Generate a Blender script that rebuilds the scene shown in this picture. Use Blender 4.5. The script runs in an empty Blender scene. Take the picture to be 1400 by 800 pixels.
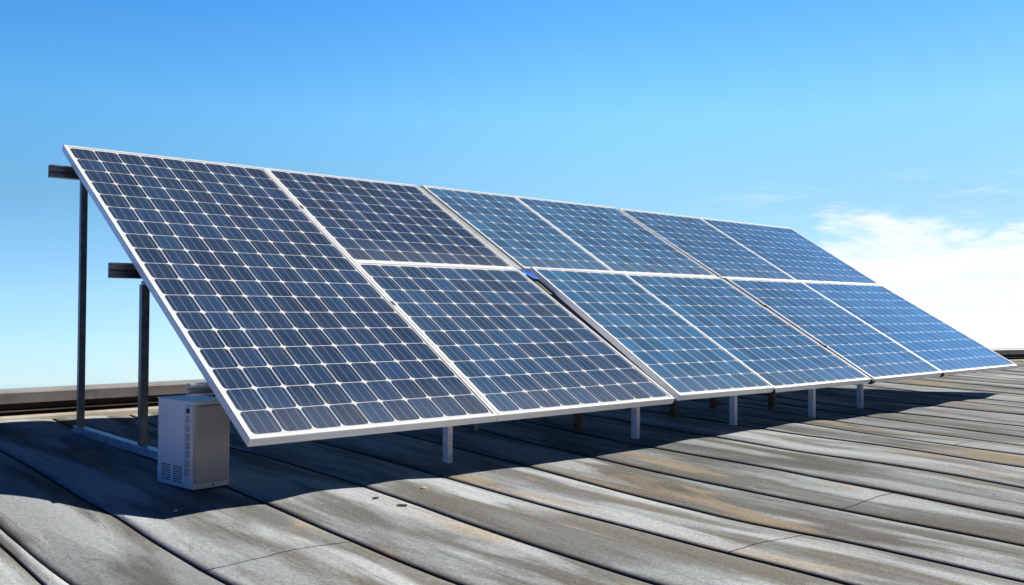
import bpy, bmesh, math, random
from mathutils import Vector, Matrix, noise
random.seed(7)
S = bpy.context.scene
COL = S.collection
R = math.radians

# ------------------------------------------------------------------ camera
CAMP = Vector((-1.966151, -4.010981, 0.623508))
yaw, pit, rol, FPX = 0.730038, 0.0152588, 0.0075284, 1265.09
fw = Vector((math.sin(yaw)*math.cos(pit), math.cos(yaw)*math.cos(pit), math.sin(pit)))
rt = Vector((math.cos(yaw), -math.sin(yaw), 0)); up = rt.cross(fw)
r1 = rt*math.cos(rol) + up*math.sin(rol); u1 = -rt*math.sin(rol) + up*math.cos(rol)
cam = bpy.data.objects.new('camera', bpy.data.cameras.new('camera')); COL.objects.link(cam)
cam.matrix_world = Matrix(((r1.x, u1.x, -fw.x, CAMP.x), (r1.y, u1.y, -fw.y, CAMP.y), (r1.z, u1.z, -fw.z, CAMP.z), (0, 0, 0, 1)))
cam.data.sensor_width = 36; cam.data.lens = 36*FPX/1400; cam.data.clip_end = 2000; cam.data.clip_start = .05
S.camera = cam

# ------------------------------------------------------------------ sun, sky, exposure
SUN = Vector((1.15, -.19, 1.0)).normalized()
sl = bpy.data.lights.new('sun', 'SUN'); so = bpy.data.objects.new('sun', sl); COL.objects.link(so)
sl.energy = 5.0; sl.angle = R(.5); sl.color = (1, .955, .88)
so.rotation_euler = SUN.to_track_quat('Z', 'Y').to_euler(); so.location = (8, -2, 9)
S.view_settings.view_transform = 'Standard'; S.view_settings.look = 'None'
S.view_settings.exposure = 0.33; S.view_settings.gamma = 1; S.view_settings.use_curve_mapping = False


class G:
    """small node-graph writer"""
    def __init__(s, tree): s.t = tree; s.n = tree.nodes; s.l = tree.links
    def put(s, sock, v):
        if isinstance(v, bpy.types.NodeSocket): s.l.new(v, sock)
        elif v is not None: sock.default_value = v
    def m(s, op, a, b=None, c=None, clamp=False):
        n = s.n.new('ShaderNodeMath'); n.operation = op; n.use_clamp = clamp
        for i, v in enumerate((a, b, c)): s.put(n.inputs[i], v)
        return n.outputs[0]
    def mix(s, f, a, b, mode='MIX'):
        n = s.n.new('ShaderNodeMix'); n.data_type = 'RGBA'; n.blend_type = mode
        s.put(n.inputs[0], f)
        for i, v in ((6, a), (7, b)):
            if isinstance(v, tuple) and len(v) == 3: v = (*v, 1)
            s.put(n.inputs[i], v)
        return n.outputs[2]
    def ss(s, v, a, b, lo=0., hi=1.):
        n = s.n.new('ShaderNodeMapRange'); n.interpolation_type = 'SMOOTHSTEP'
        for i, x in enumerate((v, a, b, lo, hi)): s.put(n.inputs[i], x)
        return n.outputs[0]
    def noise(s, vec, scale, detail=3, rough=.5, dist=0, dim='3D', w=None):
        n = s.n.new('ShaderNodeTexNoise'); n.noise_dimensions = dim
        s.put(n.inputs['Vector'], vec); n.inputs['Scale'].default_value = scale; n.inputs['Detail'].default_value = detail
        n.inputs['Roughness'].default_value = rough; n.inputs['Distortion'].default_value = dist
        if w is not None: s.put(n.inputs['W'], w)
        return n.outputs['Fac']
    def map(s, vec, scale=(1, 1, 1), loc=(0, 0, 0), rot=(0, 0, 0)):
        n = s.n.new('ShaderNodeMapping'); s.put(n.inputs['Vector'], vec)
        n.inputs['Scale'].default_value = scale; n.inputs['Location'].default_value = loc; n.inputs['Rotation'].default_value = rot
        return n.outputs[0]
    def sep(s, vec):
        n = s.n.new('ShaderNodeSeparateXYZ'); s.put(n.inputs[0], vec); return n.outputs
    def comb(s, x, y, z):
        n = s.n.new('ShaderNodeCombineXYZ')
        for i, v in enumerate((x, y, z)): s.put(n.inputs[i], v)
        return n.outputs[0]
    def ramp(s, f, stops, interp='LINEAR'):
        n = s.n.new('ShaderNodeValToRGB'); n.color_ramp.interpolation = interp
        e = n.color_ramp.elements
        while len(e) < len(stops): e.new(.5)
        for el, (p, c) in zip(e, stops): el.position = p; el.color = (*c, 1) if len(c) == 3 else c
        s.put(n.inputs[0], f); return n.outputs[0]
    def attr(s, name):
        n = s.n.new('ShaderNodeAttribute'); n.attribute_name = name; return n.outputs['Fac']
    def tc(s, which='Object'):
        n = s.n.new('ShaderNodeTexCoord'); return n.outputs[which]


W = bpy.data.worlds.new('World'); S.world = W; W.use_nodes = True
W.node_tree.nodes.clear(); g = G(W.node_tree)
d = g.tc('Generated'); x, y, z = g.sep(d)
zz = g.m('MAXIMUM', g.m('ADD', g.m('MULTIPLY', z, 1.1), .10), .02)          # sky lookup lifted, and held above the horizon
vn = g.n.new('ShaderNodeVectorMath'); vn.operation = 'NORMALIZE'; g.l.new(g.comb(x, y, zz), vn.inputs[0])
sky = g.n.new('ShaderNodeTexSky'); sky.sky_type = 'NISHITA'; sky.sun_disc = False
sky.sun_elevation = math.asin(SUN.z); sky.sun_rotation = math.atan2(SUN.x, SUN.y)
sky.altitude = 600; sky.air_density = 1.0; sky.dust_density = .15; sky.ozone_density = 2.0
g.l.new(vn.outputs[0], sky.inputs[0])
hs = g.n.new('ShaderNodeHueSaturation'); hs.inputs['Saturation'].default_value = 1.18; hs.inputs['Value'].default_value = 1
g.l.new(sky.outputs[0], hs.inputs['Color'])
c = hs.outputs[0]
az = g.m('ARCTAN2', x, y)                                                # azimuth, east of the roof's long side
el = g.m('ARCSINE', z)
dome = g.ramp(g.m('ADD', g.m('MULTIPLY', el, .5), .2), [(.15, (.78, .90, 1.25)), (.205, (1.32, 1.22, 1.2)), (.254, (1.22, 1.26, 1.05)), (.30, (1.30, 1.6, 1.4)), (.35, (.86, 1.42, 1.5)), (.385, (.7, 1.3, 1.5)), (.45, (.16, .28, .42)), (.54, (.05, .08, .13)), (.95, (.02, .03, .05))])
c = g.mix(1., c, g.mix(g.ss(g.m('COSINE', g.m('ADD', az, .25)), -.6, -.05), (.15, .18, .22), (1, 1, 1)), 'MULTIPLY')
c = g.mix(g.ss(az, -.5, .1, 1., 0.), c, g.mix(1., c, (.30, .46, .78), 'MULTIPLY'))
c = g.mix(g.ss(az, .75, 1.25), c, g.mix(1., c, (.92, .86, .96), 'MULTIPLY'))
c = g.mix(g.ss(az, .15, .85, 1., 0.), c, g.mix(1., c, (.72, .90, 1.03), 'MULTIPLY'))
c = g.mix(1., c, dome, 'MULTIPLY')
# cirrus low in the east
cv = g.comb(g.m('MULTIPLY', az, 3.), g.m('MULTIPLY', el, 8.), 0.)
n1 = g.noise(g.map(cv, loc=(3.1, 1.7, 0), rot=(0, 0, -.3)), 2.4, 7, .62, .5)
n2 = g.noise(g.map(cv, scale=(1, 2.4, 1), loc=(7, 2, 0), rot=(0, 0, .3)), 2.6, 8, .66, .9)
n3 = g.noise(g.map(cv, scale=(1, 1.6, 1), loc=(2, 12, 0), rot=(0, 0, .2)), 7., 7, .7, .5)
topb = g.ss(az, .93, 1.07, -.03, .094)                                   # upper rim of the cloud bank
dd = g.m('ADD', g.m('SUBTRACT', topb, el), g.m('MULTIPLY', g.m('SUBTRACT', n1, .5), .13))
dd = g.m('ADD', dd, g.m('MULTIPLY', g.m('SUBTRACT', n3, .5), .05))
body = g.ss(dd, -.004, .030)
body = g.m('MULTIPLY', body, g.ss(az, .95, 1.04))
body = g.m('MULTIPLY', body, g.ss(n2, .28, .55, .66, 1.))
wisp = g.m('MULTIPLY', g.ss(n2, .52, .70), g.ss(g.m('ABSOLUTE', g.m('SUBTRACT', el, .10)), .0, .055, 1., 0.))
wisp = g.m('MULTIPLY', wisp, g.m('MULTIPLY', g.ss(az, .88, 1.05), .28))
low = g.m('MULTIPLY', g.ss(n2, .42, .7), g.ss(el, -.10, -.02, .22, 0.))
cl = g.m('MAXIMUM', g.m('MAXIMUM', body, wisp), low, clamp=True)
CLOUD = (7.1, 7.35, 7.7)
c = g.mix(g.m('MULTIPLY', cl, .92), c, CLOUD)
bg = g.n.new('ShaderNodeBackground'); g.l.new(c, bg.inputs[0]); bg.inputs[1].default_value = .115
wo = g.n.new('ShaderNodeOutputWorld'); g.l.new(bg.outputs[0], wo.inputs[0])

# ------------------------------------------------------------------ materials
def mat(name, col=(.5, .5, .5), rough=.6, metal=0., var=.12, nscale=6., bump=.0, bscale=60., spec=.5, dirt=None, dirt_amt=.4):
    m = bpy.data.materials.new(name); m.use_nodes = True; t = m.node_tree; g = G(t)
    b = t.nodes['Principled BSDF']
    v = g.tc('Object')
    n = g.noise(v, nscale, 5, .6)
    c = g.mix(g.ss(n, .3, .7), tuple(k*(1-var) for k in col), tuple(min(1, k*(1+var)) for k in col))
    if dirt:
        n2 = g.noise(g.map(v, loc=(5, 3, 1)), nscale*2.3, 6, .7, .6)
        c = g.mix(g.m('MULTIPLY', g.ss(n2, .52, .68), dirt_amt), c, dirt)
    g.l.new(c, b.inputs['Base Color'])
    g.put(b.inputs['Roughness'], g.ss(n, .2, .8, rough-.07, rough+.07)); b.inputs['Metallic'].default_value = metal
    b.inputs['Specular IOR Level'].default_value = spec
    if bump:
        bn = g.n.new('ShaderNodeBump'); bn.inputs['Strength'].default_value = bump; bn.inputs['Distance'].default_value = .002
        g.put(bn.inputs['Height'], g.noise(v, bscale, 3)); g.l.new(bn.outputs[0], b.inputs['Normal'])
    return m

ALU = mat('anodised_aluminium', (.90, .91, .91), .40, .0, .04, 9, .15, 150, dirt=(.6, .6, .58), dirt_amt=.15)
STEEL = mat('dark_galvanised_steel', (.19, .20, .215), .40, .5, .3, 14, .2, 120, dirt=(.2, .2, .2), dirt_amt=.5)
GALV = mat('pale_galvanised_steel', (.62, .64, .66), .40, .4, .18, 18, .2, 120, dirt=(.2, .2, .19), dirt_amt=.5)
LEGW = mat('white_painted_leg', (.86, .86, .84), .55, 0, .1, 30, .2, 160, dirt=(.35, .34, .31), dirt_amt=.7)
RUST = mat('rusty_brown_steel', (.20, .115, .05), .8, 0, .35, 20, .4, 120, dirt=(.07, .05, .035), dirt_amt=.8)
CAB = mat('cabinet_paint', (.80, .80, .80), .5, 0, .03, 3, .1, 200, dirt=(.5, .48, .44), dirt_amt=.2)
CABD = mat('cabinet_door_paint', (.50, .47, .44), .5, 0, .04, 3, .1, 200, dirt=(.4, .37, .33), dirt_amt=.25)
HB = mat('grey_blue_strip_paint', (.42, .44, .49), .5)
SLOT = mat('vent_slot_dark', (.10, .11, .12), .8)
BLACK = mat('black_rubber', (.012, .012, .014), .6, 0, .3, 20)
BITU = mat('bitumen_seam', (.014, .013, .013), .75, 0, .5, 12, .5, 60)
CAPM = mat('parapet_cap_paint', (.33, .31, .28), .6, 0, .1, 2.5, .2, 60, dirt=(.2, .19, .17), dirt_amt=.6)
CAPT = mat('parapet_curb_paint', (.50, .44, .35), .75, 0, .15, 3, .3, 60, dirt=(.25, .22, .18), dirt_amt=.6)
DARKW = mat('parapet_recess_shade', (.02, .016, .014), .85, 0, .4, 6)  # near-black colour paints in the shade under the cap
GAPSKY = mat('gap_sky_blue', (.01, .17, .75), .35, 0, .08, 10)  # colour of sky seen through the panel gap
COVER = mat('grey_joint_strip', (.40, .42, .42), .45, .3, .12, 12, dirt=(.22, .2, .18), dirt_amt=.6)
COVERD = mat('joint_strip_and_gap_shade', (.07, .10, .15), .5, .1, .25, 12, dirt=(.16, .17, .19), dirt_amt=.5)  # also paints the dark of the open gap
YEL = mat('dry_yellow_leaf', (.46, .35, .17), .8, 0, .2, 30)
SCRAP = mat('dark_felt_scrap', (.05, .05, .05), .9, 0, .3, 30)
CHIP = mat('white_chip', (.8, .8, .78), .7)
BACK = mat('dark_backsheet', (.05, .05, .055), .6, 0, .05)

def cell_material(name, base, alt, bus=.5):
    m = bpy.data.materials.new(name); m.use_nodes = True; t = m.node_tree; g = G(t); b = t.nodes['Principled BSDF']
    u, v, _ = g.sep(g.tc('UV'))
    ru = g.attr('cells_u'); rv = g.attr('cells_v')
    pu = g.m('SUBTRACT', g.m('FRACT', u), .5); pv = g.m('SUBTRACT', g.m('FRACT', v), .5)
    au = g.m('ABSOLUTE', pu); av = g.m('ABSOLUTE', pv)
    rad = .155
    qx = g.m('MAXIMUM', g.m('SUBTRACT', au, .5-.016-rad), 0.); qy = g.m('MAXIMUM', g.m('SUBTRACT', av, .5-.012-rad), 0.)
    dist = g.m('SQRT', g.m('ADD', g.m('MULTIPLY', qx, qx), g.m('MULTIPLY', qy, qy)))
    inside = g.m('LESS_THAN', dist, rad)
    inside = g.m('MULTIPLY', inside, g.m('GREATER_THAN', u, 0.)); inside = g.m('MULTIPLY', inside, g.m('LESS_THAN', u, ru))
    inside = g.m('MULTIPLY', inside, g.m('GREATER_THAN', v, 0.)); inside = g.m('MULTIPLY', inside, g.m('LESS_THAN', v, rv))
    # bus bars run up the slope, three to a cell; fine fingers between them
    f3 = g.m('ABSOLUTE', g.m('SUBTRACT', g.m('FRACT', g.m('ADD', g.m('MULTIPLY', g.m('FRACT', u), 3.), .0)), .5))
    busm = g.m('MULTIPLY', g.m('LESS_THAN', f3, .026), bus)
    f9 = g.m('ABSOLUTE', g.m('SUBTRACT', g.m('FRACT', g.m('MULTIPLY', u, 12.)), .5))
    fing = g.m('MULTIPLY', g.m('LESS_THAN', f9, .12), .16)
    wn = g.n.new('ShaderNodeTexWhiteNoise'); wn.noise_dimensions = '3D'
    oi = g.n.new('ShaderNodeObjectInfo')
    g.l.new(g.comb(g.m('FLOOR', u), g.m('FLOOR', v), oi.outputs['Random']), wn.inputs['Vector'])
    r = wn.outputs['Value']
    cc = g.mix(g.ss(r, .0, 1.), tuple(k*.8 for k in base), tuple(k*1.25 for k in base))
    cc = g.mix(g.m('MULTIPLY', g.m('GREATER_THAN', r, .86), .6), cc, alt)
    ov = g.tc('Object')
    blotch = g.noise(g.map(ov, scale=(1, .35, 1)), 5., 5, .65)
    cc = g.mix(1., cc, g.ramp(blotch, [(.3, (.75, .75, .78)), (.7, (1.25, 1.25, 1.22))]), 'MULTIPLY')
    metalc = (.55, .58, .62)
    cc = g.mix(fing, cc, metalc); cc = g.mix(busm, cc, metalc)
    col = g.mix(inside, (.78, .79, .78), cc)
    # dust film and dried drip lines
    du = g.noise(g.map(ov, scale=(9, .5, 1)), 3., 6, .7)
    du2 = g.noise(ov, 40., 3, .7)
    dust = g.m('MULTIPLY', g.ss(du, .45, .85), g.ss(du2, .3, .7, .02, .10))
    low_ = g.ss(v, 0., 2.2, .12, 0.)
    col = g.mix(g.m('ADD', dust, low_), col, (.40, .42, .44))
    g.l.new(col, b.inputs['Base Color'])
    b.inputs['Roughness'].default_value = .35
    b.inputs['Specular IOR Level'].default_value = .0
    b.inputs['Coat Weight'].default_value = 1.; b.inputs['Coat IOR'].default_value = 1.45
    g.put(b.inputs['Coat Roughness'], g.ss(du2, .2, .8, .02, .05))
    bn = g.n.new('ShaderNodeBump'); bn.inputs['Strength'].default_value = .05; bn.inputs['Distance'].default_value = .01
    g.put(bn.inputs['Height'], g.noise(ov, 3., 3)); g.l.new(bn.outputs[0], b.inputs['Coat Normal'])
    return m

CELLS = {'navy': cell_material('navy_cells', (.013, .047, .122), (.014, .033, .080), .42),
         'blue': cell_material('blue_cells', (.030, .140, .29), (.026, .115, .25), .55),
         'steel': cell_material('steel_blue_cells', (.020, .074, .170), (.028, .052, .11), .55)}

# ------------------------------------------------------------------ mesh helpers
def obj(name, bm, m, parent=None, smooth=False, bevel=0):
    me = bpy.data.meshes.new(name); bmesh.ops.recalc_face_normals(bm, faces=bm.faces) if bm.faces else None
    bm.to_mesh(me); bm.free()
    for k in (m if isinstance(m, (list, tuple)) else [m]): me.materials.append(k)
    if smooth:
        for p in me.polygons: p.use_smooth = True
    o = bpy.data.objects.new(name, me); COL.objects.link(o)
    if parent: o.parent = parent
    if bevel:
        bv = o.modifiers.new('bevel', 'BEVEL'); bv.width = bevel; bv.segments = 2; bv.limit_method = 'ANGLE'
        bv.harden_normals = False
    return o

def box(bm, x0, x1, y0, y1, z0, z1, M=None):
    vs = [bm.verts.new((x, y, z)) for x in (x0, x1) for y in (y0, y1) for z in (z0, z1)]
    for f in ((0, 1, 3, 2), (4, 6, 7, 5), (0, 4, 5, 1), (2, 3, 7, 6), (0, 2, 6, 4), (1, 5, 7, 3)): bm.faces.new([vs[i] for i in f])
    if M is not None: bmesh.ops.transform(bm, matrix=M, verts=vs)
    return vs

def sweep(bm, prof, a, b, closed=True):
    """profile points (offset vectors) swept from a to b, ends capped"""
    A = [bm.verts.new(Vector(a)+Vector(q)) for q in prof]; B = [bm.verts.new(Vector(b)+Vector(q)) for q in prof]
    n = len(prof)
    for i in range(n): bm.faces.new((A[i], A[(i+1) % n], B[(i+1) % n], B[i]))
    bm.faces.new(A[::-1]); bm.faces.new(B)

def thing(name, label, cat, loc=(0, 0, 0), rot=(0, 0, 0), group=None):
    o = bpy.data.objects.new(name, None); COL.objects.link(o); o.location = loc; o.rotation_euler = rot
    o.empty_display_size = .1
    return tag(o, label, cat, group)

def tag(o, label, cat, group=None):
    o['label'] = label; o['category'] = cat
    if group: o['group'] = group
    return o

# ------------------------------------------------------------------ the roof
H0, GR = .33, math.tan(R(1.6))
seams = [-9.0, -8.35, -7.7, -7.1, -6.45, -5.8, -5.2, -4.6, -3.95, -3.35, -2.75, -2.15, -1.55, -1.03, -.955, -.54, .11, .66, 1.20, 1.84, 2.41, 2.98, 3.67, 4.33, 4.86, 5.38, 5.95, 6.55, 7.35]
while seams[-1] < 30: seams.append(seams[-1] + random.uniform(.55, .78))
NS = len(seams)
amp = [random.uniform(.6, 1.35) for _ in seams]
def seam_x(k, y): return seams[k] + .042*noise.noise((k*3.7, y*.45, 1.3)) + .012*noise.noise((k*1.7, y*1.6, 4.1))
def wave(x, y):
    return .036*noise.noise((x*.55+3, y*.42, 2.2)) + .014*noise.noise((x*1.6, y*.8, 7.7)) + .004*noise.noise((x*5, y*1.8, 3.3))
def strip_h(k, t, y):
    b = .012*amp[k]*math.sin(math.pi*min(1, max(0, t)))**1.25
    edge = .006*math.exp(-t*7)
    w = .010*noise.noise((k*5.1, y*.9, t*1.4))*math.sin(math.pi*t)
    return b + edge + w
def base_z(x, y): return -H0 + y*GR + wave(x, y)
def roof_z(x, y):
    for k in range(NS-1):
        a, b = seam_x(k, y), seam_x(k+1, y)
        if a <= x < b: return base_z(x, y) + strip_h(k, (x-a)/(b-a), y)
    return base_z(x, y)

Y0, Y1 = -9.0, 3.44
ys = []
yy = Y0
while yy < Y1: ys.append(yy); yy += .05 if yy > -5 else .2
ys.append(Y1)
bm = bmesh.new()
lay_s = bm.faces.layers.float.new('strip'); lay_l = bm.faces.layers.float.new('lap'); lay_t = bm.verts.layers.float.new('across')
laps = {15: -.72, 18: -1.80, 12: -1.5, 16: -3.9, 20: -1.63, 22: -2.9, 24: -1.16, 26: -1.9, 19: 1.2, 27: 1.1, 30: -.9}
NC = 11
prev = None; prevk = None
for k in range(NS-1):
    grid = []
    for j, y in enumerate(ys):
        a, b = seam_x(k, y), seam_x(k+1, y)
        gw = .003+.002*noise.noise((k*2.3, y*2.5, 9)); row = []
        a2, b2 = a+gw, b-gw
        # step wall of the lapped edge, then the strip
        v = bm.verts.new((a-.001, y, base_z(a, y)-.016)); v[lay_t] = 0; row.append(v)
        v = bm.verts.new((a2-.0015, y, base_z(a, y)-.012)); v[lay_t] = 0; row.append(v)
        for i in range(NC+1):
            t = (i/NC); t = t*t*(3-2*t)*.5+t*.5
            x = a2+(b2-a2)*t
            v = bm.verts.new((x, y, base_z(x, y)+strip_h(k, t, y)-(.004 if i in (0, NC) else 0))); v[lay_t] = t; row.append(v)
        v = bm.verts.new((b2+.0015, y, base_z(b, y)-.016)); v[lay_t] = 1; row.append(v)
        v = bm.verts.new((b-.001, y, base_z(b, y)-.016)); v[lay_t] = 1; row.append(v)
        grid.append(row)
    rs = random.random()
    for j in range(len(ys)-1):
        for i in range(len(grid[0])-1):
            f = bm.faces.new((grid[j][i], grid[j][i+1], grid[j+1][i+1], grid[j+1][i])); f.smooth = 2 <= i < len(grid[0])-3
            f[lay_s] = rs; f[lay_l] = laps.get(k, 99.)
            f.material_index = 1 if (i < 2 or i >= len(grid[0])-3) else 0

def roof_material():
    m = bpy.data.materials.new('mineral_roofing_felt'); m.use_nodes = True; t = m.node_tree; g = G(t); b = t.nodes['Principled BSDF']
    v = g.tc('Object'); x, y, z = g.sep(v)
    st = g.attr('strip'); lap = g.attr('lap'); ac = g.attr('across')
    off = g.m('MULTIPLY', st, 37.)
    vs = g.comb(x, g.m('ADD', y, off), st)
    # broad washes running down the strips
    a1 = g.noise(g.map(vs, scale=(2.4, .55, 1)), 1.5, 5, .55, .35)
    a2 = g.noise(g.map(vs, scale=(3.2, .40, 1), loc=(4, 9, 2)), 1.5, 5, .52, .4)
    a3 = g.noise(g.map(vs, scale=(2.6, .42, 1), loc=(14, 3, 5)), 1.6, 5, .52, .35)
    a4 = g.noise(g.map(vs, scale=(7., .45, 1), loc=(1, 13, 5)), 2.2, 6, .65, .7)
    c = g.mix(g.ss(a1, .36, .64), (.160, .162, .150), (.320, .340, .348))
    c = g.mix(g.m('MULTIPLY', g.ss(a2, .46, .60), .85), c, (.150, .138, .115))       # warm grey-brown where granules are lost
    c = g.mix(g.m('MULTIPLY', g.ss(a3, .47, .60), .6), c, (.46, .49, .50))
    c = g.mix(g.m('MULTIPLY', g.ss(a3, .585, .597), .35), c, (.50, .52, .53))       # chalky patches with hard rims
    c = g.mix(g.m('MULTIPLY', g.ss(a4, .58, .72), .5), c, (.085, .082, .075))       # run marks
    a5 = g.noise(g.map(vs, scale=(2.1, .55, 1), loc=(31, 3, 8)), 1.3, 5, .55, 1.)
    c = g.mix(g.m('MULTIPLY', g.ss(a5, .55, .68), .7), c, (.38, .295, .19))         # tan stains
    # rims of dried puddles
    rim = g.m('ABSOLUTE', g.m('SUBTRACT', a3, .50)); c = g.mix(g.ss(rim, .0, .006, .45, 0.), c, (.15, .15, .14))
    rim2 = g.m('ABSOLUTE', g.m('SUBTRACT', a1, .57)); c = g.mix(g.ss(rim2, .0, .005, .3, 0.), c, (.47, .48, .47))
    # dirt caught along both edges of a strip
    c = g.mix(g.ss(ac, .0, .10, .2, 0.), c, (.15, .14, .12)); c = g.mix(g.ss(ac, .92, 1., 0., .3), c, (.13, .12, .10))
    # strip to strip tone
    tone = g.ss(st, 0., 1., .84, 1.14); c = g.mix(1., c, g.comb(tone, tone, tone), 'MULTIPLY')
    # end laps
    dl = g.m('ABSOLUTE', g.m('ADD', g.m('SUBTRACT', y, lap), g.m('MULTIPLY', g.m('SUBTRACT', g.noise(v, 3.), .5), .06)))
    c = g.mix(g.ss(dl, .003, .006, .9, 0.), c, (.02, .02, .02))
    # mineral grain and weave
    gr = g.noise(v, 200., 2, .8); gr2 = g.noise(v, 60., 5, .75)
    sp = g.ss(gr, .25, .75, .70, 1.30); c = g.mix(1., c, g.comb(sp, sp, sp), 'MULTIPLY')
    sp = g.ss(gr2, .3, .7, .80, 1.18); c = g.mix(1., c, g.comb(sp, sp, sp), 'MULTIPLY')
    # hair cracks
    vo = g.n.new('ShaderNodeTexVoronoi'); vo.feature = 'DISTANCE_TO_EDGE'; vo.inputs['Scale'].default_value = 1.6
    dv = g.n.new('ShaderNodeVectorMath'); dv.operation = 'ADD'; g.l.new(g.map(v, scale=(2.2, .35, .3)), dv.inputs[0])
    wob = g.noise(v, 2.5, 4); g.l.new(g.comb(g.m('MULTIPLY', wob, .5), wob, 0.), dv.inputs[1]); g.l.new(dv.outputs[0], vo.inputs['Vector'])
    crack = g.m('MULTIPLY', g.ss(vo.outputs['Distance'], .0, .007, 1., 0.), g.ss(a2, .45, .6, 0., .45))
    c = g.mix(crack, c, (.09, .085, .08))
    g.l.new(c, b.inputs['Base Color']); b.inputs['Roughness'].default_value = .85
    b.inputs['Specular IOR Level'].default_value = .06
    bn = g.n.new('ShaderNodeBump'); bn.inputs['Strength'].default_value = .55; bn.inputs['Distance'].default_value = .0035
    hgt = g.m('ADD', g.m('MULTIPLY', gr, .7), g.m('MULTIPLY', gr2, 1.)); hgt = g.m('ADD', hgt, g.m('MULTIPLY', g.ss(a3, .585, .597), .6))
    g.put(bn.inputs['Height'], hgt); g.l.new(bn.outputs[0], b.inputs['Normal'])
    return m
roof = obj('roof', bm, [roof_material(), BITU]); roof['kind'] = 'structure'

# ------------------------------------------------------------------ parapet along the back of the roof
def path(bm, pts, prof):
    """prof: list of (out, z) with out towards the roof; extruded along pts (x, y, z) with mitred corners"""
    n = len(pts); rows = []
    for i, q in enumerate(pts):
        q = Vector(q)
        d0 = (Vector(pts[i])-Vector(pts[i-1])).normalized() if i else None
        d1 = (Vector(pts[i+1])-Vector(pts[i])).normalized() if i < n-1 else None
        dd = ((d0 or d1)+(d1 or d0)).normalized(); nn = Vector((dd.y, -dd.x, 0)).normalized()
        rows.append([bm.verts.new(q+nn*o+Vector((0, 0, zz))) for o, zz in prof])
    m = len(prof)
    for a, b in zip(rows, rows[1:]):
        for i in range(m): bm.faces.new((a[i], a[(i+1) % m], b[(i+1) % m], b[i]))
    bm.faces.new(rows[0][::-1]); bm.faces.new(rows[-1])
pz = -.235
pp = [(-9, 3.62, pz-.004), (3, 3.62, pz), (9.5, 3.40, pz-.005), (13.0, 2.90, pz-.02), (16., 2.25, pz-.035), (20., 1.2, pz-.05), (29.5, -2.2, pz-.11)]
par = thing('roof_parapet', 'low grey-brown metal-capped parapet edging the far side of the roof', 'parapet', (3, 3.6, pz))
inv = Matrix.Translation((-3, -3.6, -pz))
def pobj(name, prof, m):
    bm = bmesh.new(); path(bm, pp, prof); bmesh.ops.transform(bm, matrix=inv, verts=bm.verts); return obj(name, bm, m, par, bevel=.003)
pobj('cap', [(.10, .118), (.10, .196), (.085, .205), (-.12, .212), (-.12, .118)], CAPM)
pobj('wall', [(.03, -.08), (.03, .1175), (-.10, .1175), (-.10, -.08)], DARKW)
pobj('rail', [(.055, .052), (.055, .061), (.0305, .061), (.0305, .052)], CAPT)
pobj('curb', [(.19, -.05), (.17, .018), (.09, .026), (.0305, .026), (.0305, -.05)], CAPT)
# last bit of roofing between the strips and the parapet where it swings forward is covered by the parapet itself

# ------------------------------------------------------------------ solar panels
TILT = R(30.726630345)
TH = .045
PM = Matrix.Rotation(TILT, 4, 'X')
def P(s, v, n=0): return PM @ Vector((s, v, n))
MID, LEN = 1.8306, 3.4
def panel(label, tb, bb, v1, v0, nc, nr, kind, lift=(0, 0, 0, 0)):
    """tb, bb: left and right ends of the top and bottom edge along the row (m); v0, v1: distance up the slope"""
    o = P(bb[0], v0)
    t = thing('solar_panel', label, 'solar panel', o, (TILT, 0, 0), 'solar panels of the tilted row')
    q = [Vector((bb[0], v0, lift[0])), Vector((bb[1], v0, lift[1])), Vector((tb[1], v1, lift[2])), Vector((tb[0], v1, lift[3]))]
    q = [k-Vector((bb[0], v0, 0)) for k in q]
    up = Vector((0, 0, 1))
    def inset(w, dz):
        res = []
        for i in range(4):
            a, b, c_ = q[i-1], q[i], q[(i+1) % 4]
            e0 = (b-a).normalized(); e1 = (c_-b).normalized()
            n0 = up.cross(e0); n1 = up.cross(e1)
            k = 1+n0.dot(n1)
            res.append(b+(n0+n1)*(w/k)+up*dz)
        return res
    loops = [inset(0, -TH), inset(0, -.0025), inset(.0025, 0), inset(.0185, 0), inset(.0185, -.0045), inset(.0185, -.011), inset(.003, -.011), inset(.003, -TH+.002), inset(.030, -TH+.002), inset(.030, -TH)]
    bm = bmesh.new(); L = [[bm.verts.new(k) for k in lp] for lp in loops]
    n = len(L)
    for i in range(n):
        a, b = L[i], L[(i+1) % n]
        for j in range(4): bm.faces.new((a[j], a[(j+1) % 4], b[(j+1) % 4], b[j]))
    obj('frame', bm, ALU, t)
    # laminated glass with the cells
    gq = inset(.0182, -.005); gl = inset(.0182, -.0105)
    bm = bmesh.new(); uvl = bm.loops.layers.uv.new('UVMap'); cu = bm.faces.layers.float.new('cells_u'); cv_ = bm.faces.layers.float.new('cells_v')
    A = [bm.verts.new(k) for k in gq]; B = [bm.verts.new(k) for k in gl]
    f = bm.faces.new(A); f[cu] = nc; f[cv_] = nr
    mu, mv = .07, .09
    for lp, (uu, vv) in zip(f.loops, ((-mu, -mv), (nc+mu, -mv), (nc+mu, nr+mv), (-mu, nr+mv))): lp[uvl].uv = (uu, vv)
    for j in range(4):
        ff = bm.faces.new((A[j], B[j], B[(j+1) % 4], A[(j+1) % 4])); ff.material_index = 1
    fb = bm.faces.new(B[::-1]); fb.material_index = 1
    obj('glass', bm, [CELLS[kind], BACK], t)
    # junction box on the back sheet
    ctr = sum(q, Vector())/4
    bm = bmesh.new(); box(bm, ctr.x-.06, ctr.x+.06, q[3].y-.22, q[3].y-.12, -.034, -.012)
    obj('junction_box', bm, BLACK, t, bevel=.004)
    return t

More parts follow.
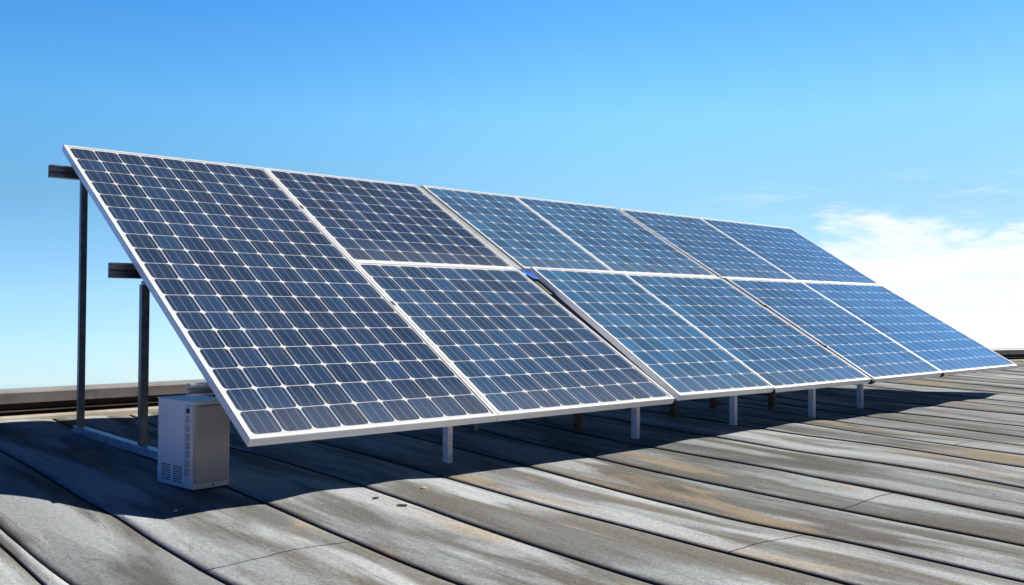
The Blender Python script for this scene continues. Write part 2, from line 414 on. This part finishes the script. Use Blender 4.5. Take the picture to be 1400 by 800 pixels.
g_ = .0015
LB = 'solar panel, '
panel('long dark navy solar panel at the near left end, running the full slope', (0, 1.527), (0, 1.527), LEN, 0, 9, 18, 'navy')
panel('dark navy upper panel right beside the full-height one', (1.533, 3.040), (1.533, 3.066), LEN, MID+g_, 9, 9, 'navy')
panel('grey-blue lower panel right beside the full-height one', (1.533, 3.085), (1.533, 3.140), MID-g_, 0, 9, 10, 'steel')
panel('narrow blue upper panel, just right of the light grey joint strip', (3.105, 4.243), (3.165, 4.262), LEN, MID+g_, 7, 9, 'blue', (.006,)*4)
panel('narrow blue lower panel, just right of the open gap with the blue sky patch', (3.225, 4.376), (3.182, 4.376), MID-g_, 0, 7, 10, 'blue', (.022, .012, .010, .024))
panel('wide blue upper panel touching the left side of the dark joint strip', (4.246, 5.772), (4.265, 5.815), LEN, MID+g_, 9, 9, 'blue', (.006,)*4)
panel('wide blue lower panel touching the left side of the dark joint strip', (4.379, 5.850), (4.379, 5.925), MID-g_, 0, 9, 10, 'blue', (.004,)*4)
panel('blue upper panel between the dark joint strip and the end column', (5.830, 7.307), (5.905, 7.322), LEN, MID+g_, 9, 9, 'blue')
panel('blue lower panel between the dark joint strip and the end column', (5.960, 7.366), (5.995, 7.402), MID-g_, 0, 9, 10, 'blue')
panel('upper panel in the far right end column, above the horizontal joint', (7.310, 9.365), (7.325, 9.255), LEN, MID+g_, 12, 9, 'blue')
panel('lower panel in the far right end column, reaching the pointed front corner', (7.369, 9.255), (7.405, 9.345), MID-g_, 0, 12, 10, 'blue')

# ------------------------------------------------------------------ mounting rack
rack = thing('mounting_rack', 'steel rack of rails, tall posts and short legs carrying the solar panels', 'mounting rack', (0, 0, -H0))
RI = Matrix.Translation((0, 0, H0))
def robj(name, bm, m, bevel=.002):
    bmesh.ops.transform(bm, matrix=RI, verts=bm.verts); return obj(name, bm, m, rack, bevel=bevel)
def channel(w, h, t, lip=.012):
    """C section, open towards the front of the roof: (y, z) points"""
    return [(-w/2, -h/2), (w/2, -h/2), (w/2, h/2), (-w/2, h/2), (-w/2, h/2-lip), (-w/2+t, h/2-lip), (-w/2+t, h/2-t), (w/2-t, h/2-t), (w/2-t, t*.6), (w/2-t*2.2, 0), (w/2-t, -t*.6), (w/2-t, -h/2+t), (-w/2+t, -h/2+t), (-w/2+t, -h/2+lip), (-w/2, -h/2+lip)]
for v, n, h, w, m, x0 in ((3.13, -.0955, .085, .06, STEEL, -.135), (1.765, -.0975, .09, .06, STEEL, -.12), (.53, -.085, .062, .05, GALV, -.085)):
    c0 = P(0, v, n)
    bm = bmesh.new(); sweep(bm, [(0, a, b) for a, b in channel(w, h, .007)], (x0, c0.y, c0.z), (9.2, c0.y, c0.z)); robj('purlin', bm, m, .0015)
def under(y, extra=0): return y*math.tan(TILT)-(.045)/math.cos(TILT)-extra
# end frame on the left: two posts on a foot rail
bm = bmesh.new(); box(bm, .024, .066, 2.58, 2.62, base_z(.05, 2.6)+.03, P(0, 3.13, -.0955).z-.0432); robj('post', bm, STEEL)
bm = bmesh.new(); box(bm, .092, .140, 1.635, 1.68, base_z(.1, 1.7)+.03, .742); robj('post', bm, STEEL)
bm = bmesh.new(); box(bm, .0855, .142, 1.48, 1.632, .7425, .762); robj('bracket', bm, STEEL)
za, zb = roof_z(.04, 2.62)+.004, roof_z(.15, .95)+.004
bm = bmesh.new(); sweep(bm, [(-.026, 0, 0), (.026, 0, 0), (.026, 0, .05), (-.026, 0, .05)], (.04, 2.66, za), (.15, .85, zb)); robj('foot_rail', bm, GALV)
for px, py, pz_ in ((.086, 1.658, -.10),):
    bm = bmesh.new(); bmesh.ops.create_cone(bm, cap_ends=True, segments=6, radius1=.009, radius2=.009, depth=.014, matrix=Matrix.Translation((px, py, pz_)) @ Matrix.Rotation(math.pi/2, 4, 'Y')); robj('bolt', bm, GALV, .001)
# short front legs (pale) and rusty second row
def leg(x, y, m, w=.036, dpt=.05, plate=False):
    zt = under(y)+.002; zb = roof_z(x, y)-.01
    bm = bmesh.new()
    t = .005
    box(bm, x-w/2, x+w/2, y-dpt/2, y-dpt/2+t, zb, zt); box(bm, x-w/2, x-w/2+t, y-dpt/2+t+.0003, y+dpt/2, zb, zt+.01); box(bm, x+w/2-t, x+w/2, y-dpt/2+t+.0003, y+dpt/2, zb, zt+.01)
    robj('leg', bm, m, .0008)
    if plate:
        bm = bmesh.new(); box(bm, x-.07, x+.07, y-.06, y+.06, roof_z(x, y)-.006, roof_z(x, y)+.006); robj('base_plate', bm, STEEL, .002)
for x, y in ((1.44, .36), (3.13, .345), (4.29, .32), (5.39, .27), (6.53, .42)): leg(x, y, LEGW)
for x, y in ((3.01, .80), (4.24, .88), (5.02, 1.04), (5.47, .72)): leg(x, y, RUST, .04, .06, False)
for x, y in ((2.35, 1.22), (3.20, 1.33), (2.93, 1.40)): leg(x, y, STEEL, .04, .06, False)
for x in (1.7, 4.4, 6.6, 9.0):
    zb = roof_z(x, 2.6)
    bm = bmesh.new(); box(bm, x-.026, x+.026, 2.57, 2.625, zb-.01, P(0, 3.13, -.0955).z-.0432); robj('post', bm, STEEL)
# joint strips between the columns, a dark sheet in the open gap, and clamps
def strip(name, pts, m, n):
    bm = bmesh.new(); n2 = n-.006
    pts = [(q[0], q[1], q[2] if len(q) > 2 else n) for q in pts]
    A = [bm.verts.new(P(s, v, k)) for s, v, k in pts]; B = [bm.verts.new(P(s, v, k-.006)) for s, v, k in pts]
    bm.faces.new(A); bm.faces.new(B[::-1])
    for j in range(4): bm.faces.new((A[j], B[j], B[(j+1) % 4], A[(j+1) % 4]))
    return robj(name, bm, m, 0)
strip('joint_or_gap_strip', [(3.0675, MID), (3.1635, MID), (3.1035, LEN-.004), (3.0415, LEN-.004)], COVER, -.006)
strip('joint_or_gap_strip', [(5.8165, MID), (5.9035, MID), (5.8285, LEN-.004), (5.7735, LEN-.004)], COVERD, -.016)
strip('joint_or_gap_strip', [(5.9265, .004), (5.9935, .004), (5.9585, MID), (5.8515, MID)], COVERD, -.018)
strip('joint_or_gap_strip', [(3.115, .012), (3.205, .012, -.027), (3.250, 1.79, -.027), (3.060, 1.79)], COVERD, -.0475)  # dark sheet added across the open gap to give its shade
strip('joint_or_gap_strip', [(1.5275, .01), (1.5325, .01), (1.5325, LEN-.01), (1.5275, LEN-.01)], BLACK, -.012)
def clamp(s, v, m, w=.035, l=.05, n0=-.02, n1=.008):
    bm = bmesh.new(); box(bm, s-w/2, s+w/2, v-l/2, v+l/2, n0, n1, PM); robj('clamp', bm, m, .002)
clamp(1.530, 2.68, STEEL, .018, .05, -.011, .006)
clamp(1.530, 1.25, STEEL, .018, .045, -.011, .006)
clamp(5.945, .56, BLACK, .05, .05, -.012, .014)
clamp(5.925, 1.30, BLACK, .05, .06, -.012, .010)
# rubber end caps hanging at the lower joints
def endcap(s, w=.045, hgt=.055):
    bm = bmesh.new(); bmesh.ops.create_cone(bm, cap_ends=True, segments=14, radius1=.028, radius2=.024, depth=w, matrix=PM @ Matrix.Translation((s, .006, -.026)) @ Matrix.Rotation(math.pi/2, 4, 'Y') @ Matrix.Scale(1., 4)); robj('end_cap', bm, BLACK, .002)
endcap(5.959, .058); endcap(4.3775, .012); endcap(7.4035, .03)

# ------------------------------------------------------------------ electrical cabinet
cz = roof_z(0, .55)-.004
cab = thing('electrical_cabinet', 'pale grey metal cabinet standing under the left edge of the array', 'cabinet', (-.07, .475, cz), (0, 0, R(7)))
CWX, CWY, CH = .205, .350, .445     # width (front), depth (left side), height; origin at the near corner
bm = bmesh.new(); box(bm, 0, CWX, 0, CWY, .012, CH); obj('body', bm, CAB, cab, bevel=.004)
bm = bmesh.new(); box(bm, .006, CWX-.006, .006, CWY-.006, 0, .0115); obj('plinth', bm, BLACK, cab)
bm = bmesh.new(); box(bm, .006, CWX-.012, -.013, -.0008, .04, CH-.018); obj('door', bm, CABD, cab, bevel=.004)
# perforated edge strip: ladder of square openings
bm = bmesh.new()
z0, z1, n = .075, CH-.016, 8; ph = (z1-z0)/n
X0 = -.0125
box(bm, X0-.0005, -.0008, .0, .007, z0, z1); box(bm, X0, -.0008, .058, .066, z0, z1)
for i in range(n+1): box(bm, X0+.0005, -.001, .0072, .0578, z0+i*ph-.003+(.003 if i == 0 else 0)-(.003 if i == n else 0), z0+i*ph+.003+(.003 if i == 0 else 0)-(.003 if i == n else 0))
obj('hinge_strip', bm, CAB, cab)
bm = bmesh.new(); box(bm, -.0095, -.0007, .0075, .0575, z0+.004, z1-.004); obj('hinge_backing', bm, HB, cab)
bm = bmesh.new(); box(bm, -.0125, -.0096, .02, .045, z1-.036, z1-.014); obj('hinge_bolt', bm, BLACK, cab, bevel=.002)
for gi in range(2):
    bm = bmesh.new()
    ya = .100+gi*.115
    for r in range(7):
        for cc in range(2): box(bm, -.0016, -.0006, ya+cc*.046, ya+cc*.046+.042, .035+r*.0125, .035+r*.0125+.0055)
    obj('vent', bm, SLOT, cab)
bm = bmesh.new(); box(bm, -.005, CWX+.003, -.004, CWY+.003, CH+.0005, CH+.007); obj('lid', bm, CAB, cab, bevel=.003)
bm = bmesh.new(); bmesh.ops.create_cone(bm, cap_ends=True, segments=12, radius1=.005, radius2=.005, depth=.004, matrix=Matrix.Translation((CWX*.55, -.002, .025)) @ Matrix.Rotation(math.pi/2, 4, 'X')); obj('screw', bm, SLOT, cab)

# ------------------------------------------------------------------ small things
bm = bmesh.new()  # blue patch added where sky would show through the gap
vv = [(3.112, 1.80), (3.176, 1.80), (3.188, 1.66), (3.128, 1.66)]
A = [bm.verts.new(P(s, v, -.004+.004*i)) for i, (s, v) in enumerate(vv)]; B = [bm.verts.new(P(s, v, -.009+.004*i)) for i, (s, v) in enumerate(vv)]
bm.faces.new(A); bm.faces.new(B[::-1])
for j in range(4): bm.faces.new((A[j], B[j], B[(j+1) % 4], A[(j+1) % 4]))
tag(obj('gap_sky_patch', bm, GAPSKY, bevel=.001), 'bright blue patch standing in for sky seen through the gap between two lower panels', 'sky patch')
bm = bmesh.new()  # black block added for the dark opening in the gap
box(bm, 3.118, 3.172, 1.44, 1.64, -.028, -.010, PM)
tag(obj('gap_dark_block', bm, BLACK, bevel=.006), 'black block standing in for the dark opening just below the blue sky patch', 'dark block')

def scrap(name, x, y, sx, sy, m, label, cat, rot=0., n=9, h=.006):
    z = roof_z(x, y); bm = bmesh.new(); ring = []; ring2 = []
    for i in range(n):
        a = 2*math.pi*i/n; r = random.uniform(.7, 1.15)
        px, py = math.cos(a)*sx*r, math.sin(a)*sy*r
        ring.append(bm.verts.new((px, py, random.uniform(.3, 1)*h))); ring2.append(bm.verts.new((px*.9, py*.9, -.004)))
    top = bm.verts.new((0, 0, h*1.3))
    for i in range(n): bm.faces.new((ring[i], ring[(i+1) % n], top)); bm.faces.new((ring2[i], ring2[(i+1) % n], ring[(i+1) % n], ring[i]))
    bm.faces.new(ring2[::-1])
    o = obj(name, bm, m); o.location = (x, y, z+.002); o.rotation_euler = (0, 0, rot); tag(o, label, cat); return o
scrap('dry_leaf', .878, -.17, .024, .012, YEL, 'dry yellow leaf on the sunlit felt near the pale front leg', 'leaf', .5)
scrap('felt_scrap', .552, -.213, .022, .009, SCRAP, 'tiny dark felt scrap nearer the shadow edge, beside a seam', 'scrap', .2, 7)
scrap('felt_scrap', .582, -.397, .028, .016, SCRAP, 'larger dark felt scrap on sunlit felt, farther from the shadow', 'scrap', -.3, 7)
scrap('white_chip', -.283, .155, .012, .006, CHIP, 'small white chip lying in the shadow in front of the cabinet', 'chip', .3, 6)
S.render.engine = 'CYCLES'
